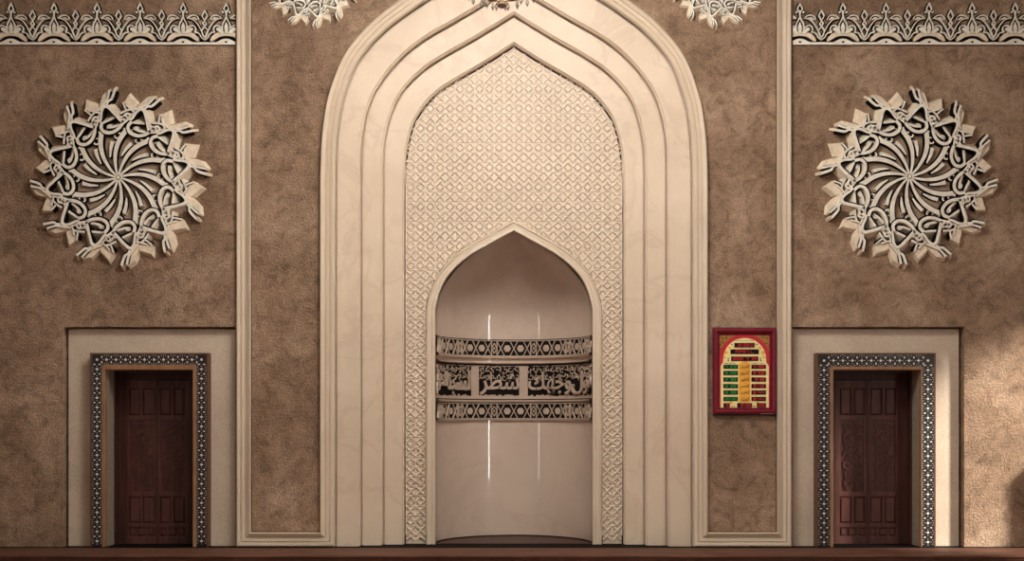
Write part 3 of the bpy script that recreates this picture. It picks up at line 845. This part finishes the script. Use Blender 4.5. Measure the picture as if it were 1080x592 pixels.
surround(95.3, 219.6, 372.4, OPL, 'black and white mosaic frame around the left wooden door')
surround(861.0, 986.8, 372.4, OPR, 'black and white mosaic frame around the right wooden door')

# ------------------------------------------------------------------ prayer time clock
ck = empty('prayer_time_clock', (WX(785.5), 0, WZ(438)))
tag(ck, 'maroon framed digital prayer clock with red and green numerals right of the arch', 'clock')
Yc = -.055
def CXp(x, Y=Yc): return WX(x, Y)
def CZp(y, Y=Yc): return WZ(y, Y)
m = MB(); m.box(CXp(752), CXp(819), -.002, -.03, CZp(438.5), CZp(345.5)); child(m, 'case', M['ink'], ck)
m = MB()
def frame_ring(m, x0, x1, y0, y1, wd, yf, yb):
    X0, X1, Z0, Z1 = CXp(x0), CXp(x1), CZp(y1), CZp(y0)
    path = [(X0, Z0), (X0, Z1), (X1, Z1), (X1, Z0)]
    prof = [(0, 0), (0, .62), (.18, .92), (.38, 1), (.6, .88), (.72, .6), (.85, .66), (1, .45), (1, 0)]
    rings = [offset(path, -t*wd, True) for t, h in prof]
    n0 = len(m.v); k = len(prof)
    for i in range(4):
        for j in range(k): m.v.append((rings[j][i][0], yb+(yf-yb)*prof[j][1], rings[j][i][1]))
    for i in range(4):
        for j in range(k-1):
            a = n0+i*k+j; b_ = n0+((i+1) % 4)*k+j; m.f.append((a, a+1, b_+1, b_)); m.mi.append(0)
frame_ring(m, 752, 819, 346.3, 437, 7.2*.0125, -.085, -.0)
child(m, 'frame', M['maroon'], ck)
m = MB(); m.box(CXp(757.5), CXp(813.5), -.03, -.036, CZp(433), CZp(351.5)); rr = random.Random(2)
for i in range(90):
    side = i % 2; x = rr.uniform(757.5, 768) if not side else rr.uniform(803, 813.5); y = rr.uniform(352, 370)
    a = rr.uniform(0, 3); m.bar((CXp(x), CZp(y)), (CXp(x+1.3*math.cos(a)), CZp(y+1.3*math.sin(a))), .008, -.0385, -.036, 1)
child(m, 'gold_spandrel', [M['gold'], M['ink']], ck)
def clock_arch(cx, y_top, half_w, y_sh, notch, half_w2, y_bot, r):
    pts = []
    for i in range(0, 25):
        a = PI-PI*i/24; pts.append((cx+r*math.cos(a), y_top+r-r*math.sin(a)*1.0))
    # shoulders: small nick in, then the wider body
    L = [(cx-half_w2, y_bot), (cx-half_w2, y_sh+3.2), (cx-half_w2+2.2, y_sh), (cx-r-.2, y_sh-.8), (cx-r, y_sh-3)]
    Rr = [(2*cx-x, y) for x, y in reversed(L)]
    return L+pts+Rr
m = MB(); A = clock_arch(785.6, 352.2, 0, 383.5, 0, 28.0, 432.4, 27.2)
m.poly([(CXp(x), CZp(y)) for x, y in [(757.8, 432.4), (757.8, 378)]+[p for p in A if p[1] < 378]+[(813.4, 378), (813.4, 432.4)]], -.042, -.03)
child(m, 'red_arch', M['red'], ck)
m = MB(); A = clock_arch(785.6, 356.6, 0, 383, 0, 25.4, 432.2, 22.6)
m.poly([(CXp(x), CZp(y)) for x, y in A], -.047, -.03)
face = child(m, 'dial', M['clockface'], ck)
m = MB(); m.box(CXp(779.5), CXp(791.5), -.047, -.0485, CZp(424.5), CZp(383.6))
for x, y, r in ((766, 372, 1.8), (805, 372, 1.8), (769.5, 367, 1.5), (801.5, 367, 1.5), (764.5, 377, 1.2), (806.5, 377, 1.2), (771, 425, 1.4), (799, 425, 1.4), (785.5, 384, 4)):
    c = (CXp(x), CZp(y)); m.poly([(c[0]+r*.0125*math.cos(i*PI/5), c[1]+r*.0125*math.sin(i*PI/5)) for i in range(10)], -.0482, -.047)
child(m, 'orange_patch', M['orange'], ck)
SEG = {'0': 'abcdef', '1': 'bc', '2': 'abged', '3': 'abgcd', '4': 'fgbc', '5': 'afgcd', '6': 'afgedc', '7': 'abc', '8': 'abcdefg', '9': 'abcdfg', 'A': 'abcefg', 'P': 'abefg', 'R': 'abefgk', 'I': 'm', 'L': 'fed', ' ': '', '-': 'g'}
def digits(mb, s, x0, x1, z0, z1, yf, yb):
    n = sum(.5 if c == ':' else 1 for c in s); w = (x1-x0)/n; x = x0
    for c in s:
        if c == ':':
            for q in (.3, .7): mb.box(x+w*.18, x+w*.32, yf, yb, z0+(z1-z0)*(q-.07), z0+(z1-z0)*(q+.07))
            x += w*.5; continue
        a, b_, zm = x+w*.15, x+w*.85, (z0+z1)/2; t = .0058
        P = {'a': ((a, z1), (b_, z1)), 'b': ((b_, z1), (b_, zm)), 'c': ((b_, zm), (b_, z0)), 'd': ((a, z0), (b_, z0)), 'e': ((a, zm), (a, z0)), 'f': ((a, z1), (a, zm)), 'g': ((a, zm), (b_, zm)),
             'k': ((a, zm), (b_, z0)), 'm': (((a+b_)/2, z1), ((a+b_)/2, z0))}
        for sg in SEG[c]: mb.bar(P[sg][0], P[sg][1], t, yf, yb)
        x += w
def display(x0, x1, y0, y1, s, mt, pad=1.4):
    d = MB(); d.box(CXp(x0), CXp(x1), -.052, -.047, CZp(y1), CZp(y0)); o = child(d, 'display', M['ledblack'], ck)
    g = MB(); digits(g, s, CXp(x0+pad), CXp(x1-pad), CZp(y1-1.1), CZp(y0+1.1), -.0535, -.052)
    g.v = [(v[0]-ck.location.x, v[1], v[2]-ck.location.z) for v in g.v]
    g.build('numerals', mt, o)
display(774.6, 796, 361.8, 366.6, '12:29:0', M['ledred'])
display(770.5, 800.3, 368.6, 373.6, 'APRIL', M['ledred'], 5)
display(771.2, 799.8, 376.2, 380.8, '2020 4 29', M['ledred'])
gl = ['4:23', '6:08', '2:38', '6:28', '8:38', '20:00']; rl = ['4:38', '5:58', '12:38', '3:42', '6:44', '8:44']
ys = [(384.9, 389.1), (391.3, 395.8), (398.2, 402.7), (405.2, 409.6), (411.9, 416.4), (418.8, 423.2)]
for (y0, y1), g, r in zip(ys, gl, rl):
    display(763.1, 778.3, y0, y1, g, M['ledgreen']); display(792.6, 807.8, y0, y1, r, M['ledred'])
display(763.1, 769.7, 425.3, 430, '15', M['ledred'], .9); display(777.6, 793.2, 425.3, 430, '12:08', M['ledred'], 1); display(798.3, 807.8, 425.3, 430, '29', M['ledred'], 1.4)
m = MB()
WR = [(0xFE8D, 0xFEDF, 0xFED4, 0xFEA0, 0xFEAE), (0xFE8D, 0xFEDF, 0xFEB8, 0xFEAE, 0xFEED, 0xFED5), (0xFE8D, 0xFEDF, 0xFEC8, 0xFEEC, 0xFEAE), (0xFE8D, 0xFEDF, 0xFECC, 0xFEBC, 0xFEAE),
      (0xFE8D, 0xFEDF, 0xFEE4, 0xFED0, 0xFEAE, 0xFE8F), (0xFE8D, 0xFEDF, 0xFECC, 0xFEB8, 0xFE8E, 0xFE80)]
for (y0, y1), wd in zip(ys, WR):
    m = MB(); put_text(m, AR(*wd), CXp(781), CXp(790.2), CZp(y1+.2), CZp(y0+.1), -.0495, -.0485, .01); child(m, 'prayer_name', M['ink'], ck)
m = MB()
m = MB()
for x0, x1, y0, y1 in ((764, 768, 383, 384.2), (769, 776.5, 383, 384.2), (794, 800, 383, 384.2), (801.5, 806.5, 383, 384.2), (771, 776, 428.5, 429.6), (794.5, 797, 428, 429.2)):
    n = 4
    for i in range(n): m.bar((CXp(x0+(x1-x0)*i/n), CZp(y1)), (CXp(x0+(x1-x0)*(i+.6)/n), CZp(y0)), .006, -.0485, -.047)
for x, y in ((772, 363.5), (798.3, 363.5), (768.2, 378.5), (802.3, 378.5), (768.4, 380.5), (802.6, 380.5)):
    m.bar((CXp(x-.7), CZp(y)), (CXp(x+.7), CZp(y)), .016, -.0485, -.047)
child(m, 'dial_lettering', M['ink'], ck)
m = MB()
for i in range(9): m.bar((CXp(776+i*2.2), CZp(359.8-.3*math.sin(i*.4))), (CXp(777.3+i*2.2), CZp(359.2)), .010, -.0485, -.047)
child(m, 'teal_lettering', M['teal'], ck)
m = MB()
for i in range(12): m.box(CXp(802.3+i*1.08), CXp(803+i*1.08), -.0852, -.07, CZp(436.9), CZp(436.2))
child(m, 'maker_lettering', M['silverink'], ck)

# ------------------------------------------------------------------ chandelier: its lowest tier hangs into view at the top
YC = -5.0
chx = WX(529.5, YC); zb0 = WZ(9.0, YC)
chn = empty('crystal_chandelier', (chx, YC, zb0)); tag(chn, 'crystal chandelier whose lowest glass drops show above the arch apex', 'chandelier')
def cut(r, h, n=8):                                   # faceted drop, tip at z=0
    m = MB(); m.lathe([(.0005, 0), (r*.55, h*.22), (r, h*.42), (r*.75, h*.62), (r*.2, h*.95), (.0005, h)], n=n); return m
m = MB(); rb = .062; m.lathe([(.0005, 0), (rb*.5, rb*.13), (rb*.87, rb*.5), (rb, rb), (rb*.87, rb*1.5), (rb*.5, rb*1.87), (.0005, rb*2)], n=10)
m.build('crystal_ball', M['crystal'], chn)
m = MB(); m.lathe([(.001, .012), (rb*.35, .014), (rb*.62, .03), (rb*.55, .036), (.001, .03)], n=12); m.lathe([(.018, .12), (.03, .15), (.03, .9), (.10, 1.0), (.12, 1.1), (.03, 1.2), (.02, ZT-zb0)], n=12)
m.build('stem', M['brass'], chn, smooth=True, autos=.6)
m = MB()
for rad, zz in ((.17, .125), (.30, .17), (.55, .42)):
    m.lathe([(rad-.008, zz), (rad, zz-.008), (rad+.008, zz), (rad, zz+.008), (rad-.008, zz)], n=40)
for i in range(8):
    a = i*PI/4; pp = [(.02, .6), (.25, .35), (.5, .38), (.55, .42)]
    pts = [(r*math.cos(a), r*math.sin(a), z) for r, z in catmull(pp, 5)]
    for p0, p1 in zip(pts, pts[1:]):
        d = .008; m.add([(p0[0]-d, p0[1]-d, p0[2]), (p0[0]+d, p0[1]+d, p0[2]), (p0[0], p0[1], p0[2]+2*d), (p1[0]-d, p1[1]-d, p1[2]), (p1[0]+d, p1[1]+d, p1[2]), (p1[0], p1[1], p1[2]+2*d)], [(0, 1, 4, 3), (1, 2, 5, 4), (2, 0, 3, 5)])
m.build('arm_ring', M['brass'], chn)
dm = None
for rad, zz, nn, sc in ((.17, .02, 10, 1.0), (.30, .065, 16, 1.0), (.55, .32, 24, 1.1)):
    for i in range(nn):
        a = 2*PI*i/nn+.3*(rad > .2)
        if dm is None:
            o = cut(.017, .09).build('crystal_drop', M['crystal'], chn); dm = o.data
        else:
            o = bpy.data.objects.new('crystal_drop', dm); COL.objects.link(o); o.parent = chn
        o.location = (rad*math.cos(a), rad*math.sin(a), zz+.01); o.scale = (sc, sc, sc)

# ------------------------------------------------------------------ unseen cabinet-shaped blocker added past the right edge to cast a shadow into view
cb = empty('arched_shadow_caster', (7.52, -.22, .002)); tag(cb, 'dark cabinet-shaped shadow caster beyond the right door, added unseen for the shadow at the right edge', 'cabinet')
def arched(w_, h0, r, n=12):
    return [(-w_, 0), (-w_, h0)]+[(-w_*math.cos(PI*i/n), h0+r*math.sin(PI*i/n)) for i in range(1, n)]+[(w_, h0), (w_, 0)]
m = MB(); m.poly(arched(.46, 1.02, .36), -.14, .18); m.build('body', M['doordark'], cb, bevel=.01)
for sx in (-1, 1):
    m = MB(); m.box(sx*.02, sx*.41, -.165, -.14, .08, .98); o = m.build('door', M['door'], cb, bevel=.006)
    m = MB(); m.frustum(min(sx*.07, sx*.36), max(sx*.07, sx*.36), .14, .92, -.18, -.165, .03); m.build('raised_panel', M['door'], o)
    m = MB(); m.lathe([(.001, -.018), (.014, -.012), (.018, 0), (.014, .012), (.001, .018)], (sx*.045, -.19, .6), 12); m.build('knob', M['brass'], o, smooth=True)

# ------------------------------------------------------------------ light
def area(name, loc, rot, sx, sy, e, col=(1, .93, .84)):
    L = bpy.data.lights.new(name, 'AREA'); L.shape = 'RECTANGLE'; L.size = sx; L.size_y = sy; L.energy = e; L.color = col
    o = bpy.data.objects.new(name, L); COL.objects.link(o); o.location = loc; o.rotation_euler = rot; return o
area('ceiling_fill', (0, -4.6, ZT-.1), (math.radians(14), 0, 0), 4.0, 2.0, 340, (1, .965, .91))  # unseen area fill added under the ceiling, no fitting there
area('ceiling_fill', (0, -12.5, ZT-.1), (math.radians(25), 0, 0), 8, 5, 360, (1, .965, .91))  # second added fill, wider and further back
pl = bpy.data.lights.new('chandelier_light', 'POINT'); pl.energy = 360; pl.shadow_soft_size = .45; pl.color = (1, .96, .90)
po = bpy.data.objects.new('chandelier_light', pl); COL.objects.link(po); po.location = (chx, -5.0, zb0+1.75)
sun = bpy.data.lights.new('sun', 'SUN'); sun.energy = 7; sun.angle = math.radians(8); sun.color = (1, .94, .84)
so = bpy.data.objects.new('sun', sun); COL.objects.link(so)
so.rotation_euler = Vector((-1, .62, -.55)).to_track_quat('-Z', 'Y').to_euler(); so.location = (14, -5, 7)
wd = bpy.data.worlds.new('World'); S.world = wd; wd.use_nodes = True
wd.node_tree.nodes['Background'].inputs['Color'].default_value = (.9, .88, .86, 1)
wd.node_tree.nodes['Background'].inputs['Strength'].default_value = .8

# ------------------------------------------------------------------ camera
cam = bpy.data.cameras.new('camera'); co = bpy.data.objects.new('camera', cam); COL.objects.link(co)
co.location = (0, -D0, EYE); co.rotation_euler = (PI/2, 0, 0)
cam.sensor_width = 36; cam.lens = F/1080*36; cam.shift_x = -2/1080; cam.shift_y = (HY-296)/1080
cam.clip_end = 200
S.camera = co
S.view_settings.view_transform = 'Standard'; S.view_settings.look = 'None'
S.view_settings.exposure = 0.36; S.view_settings.gamma = 1; S.view_settings.use_curve_mapping = False
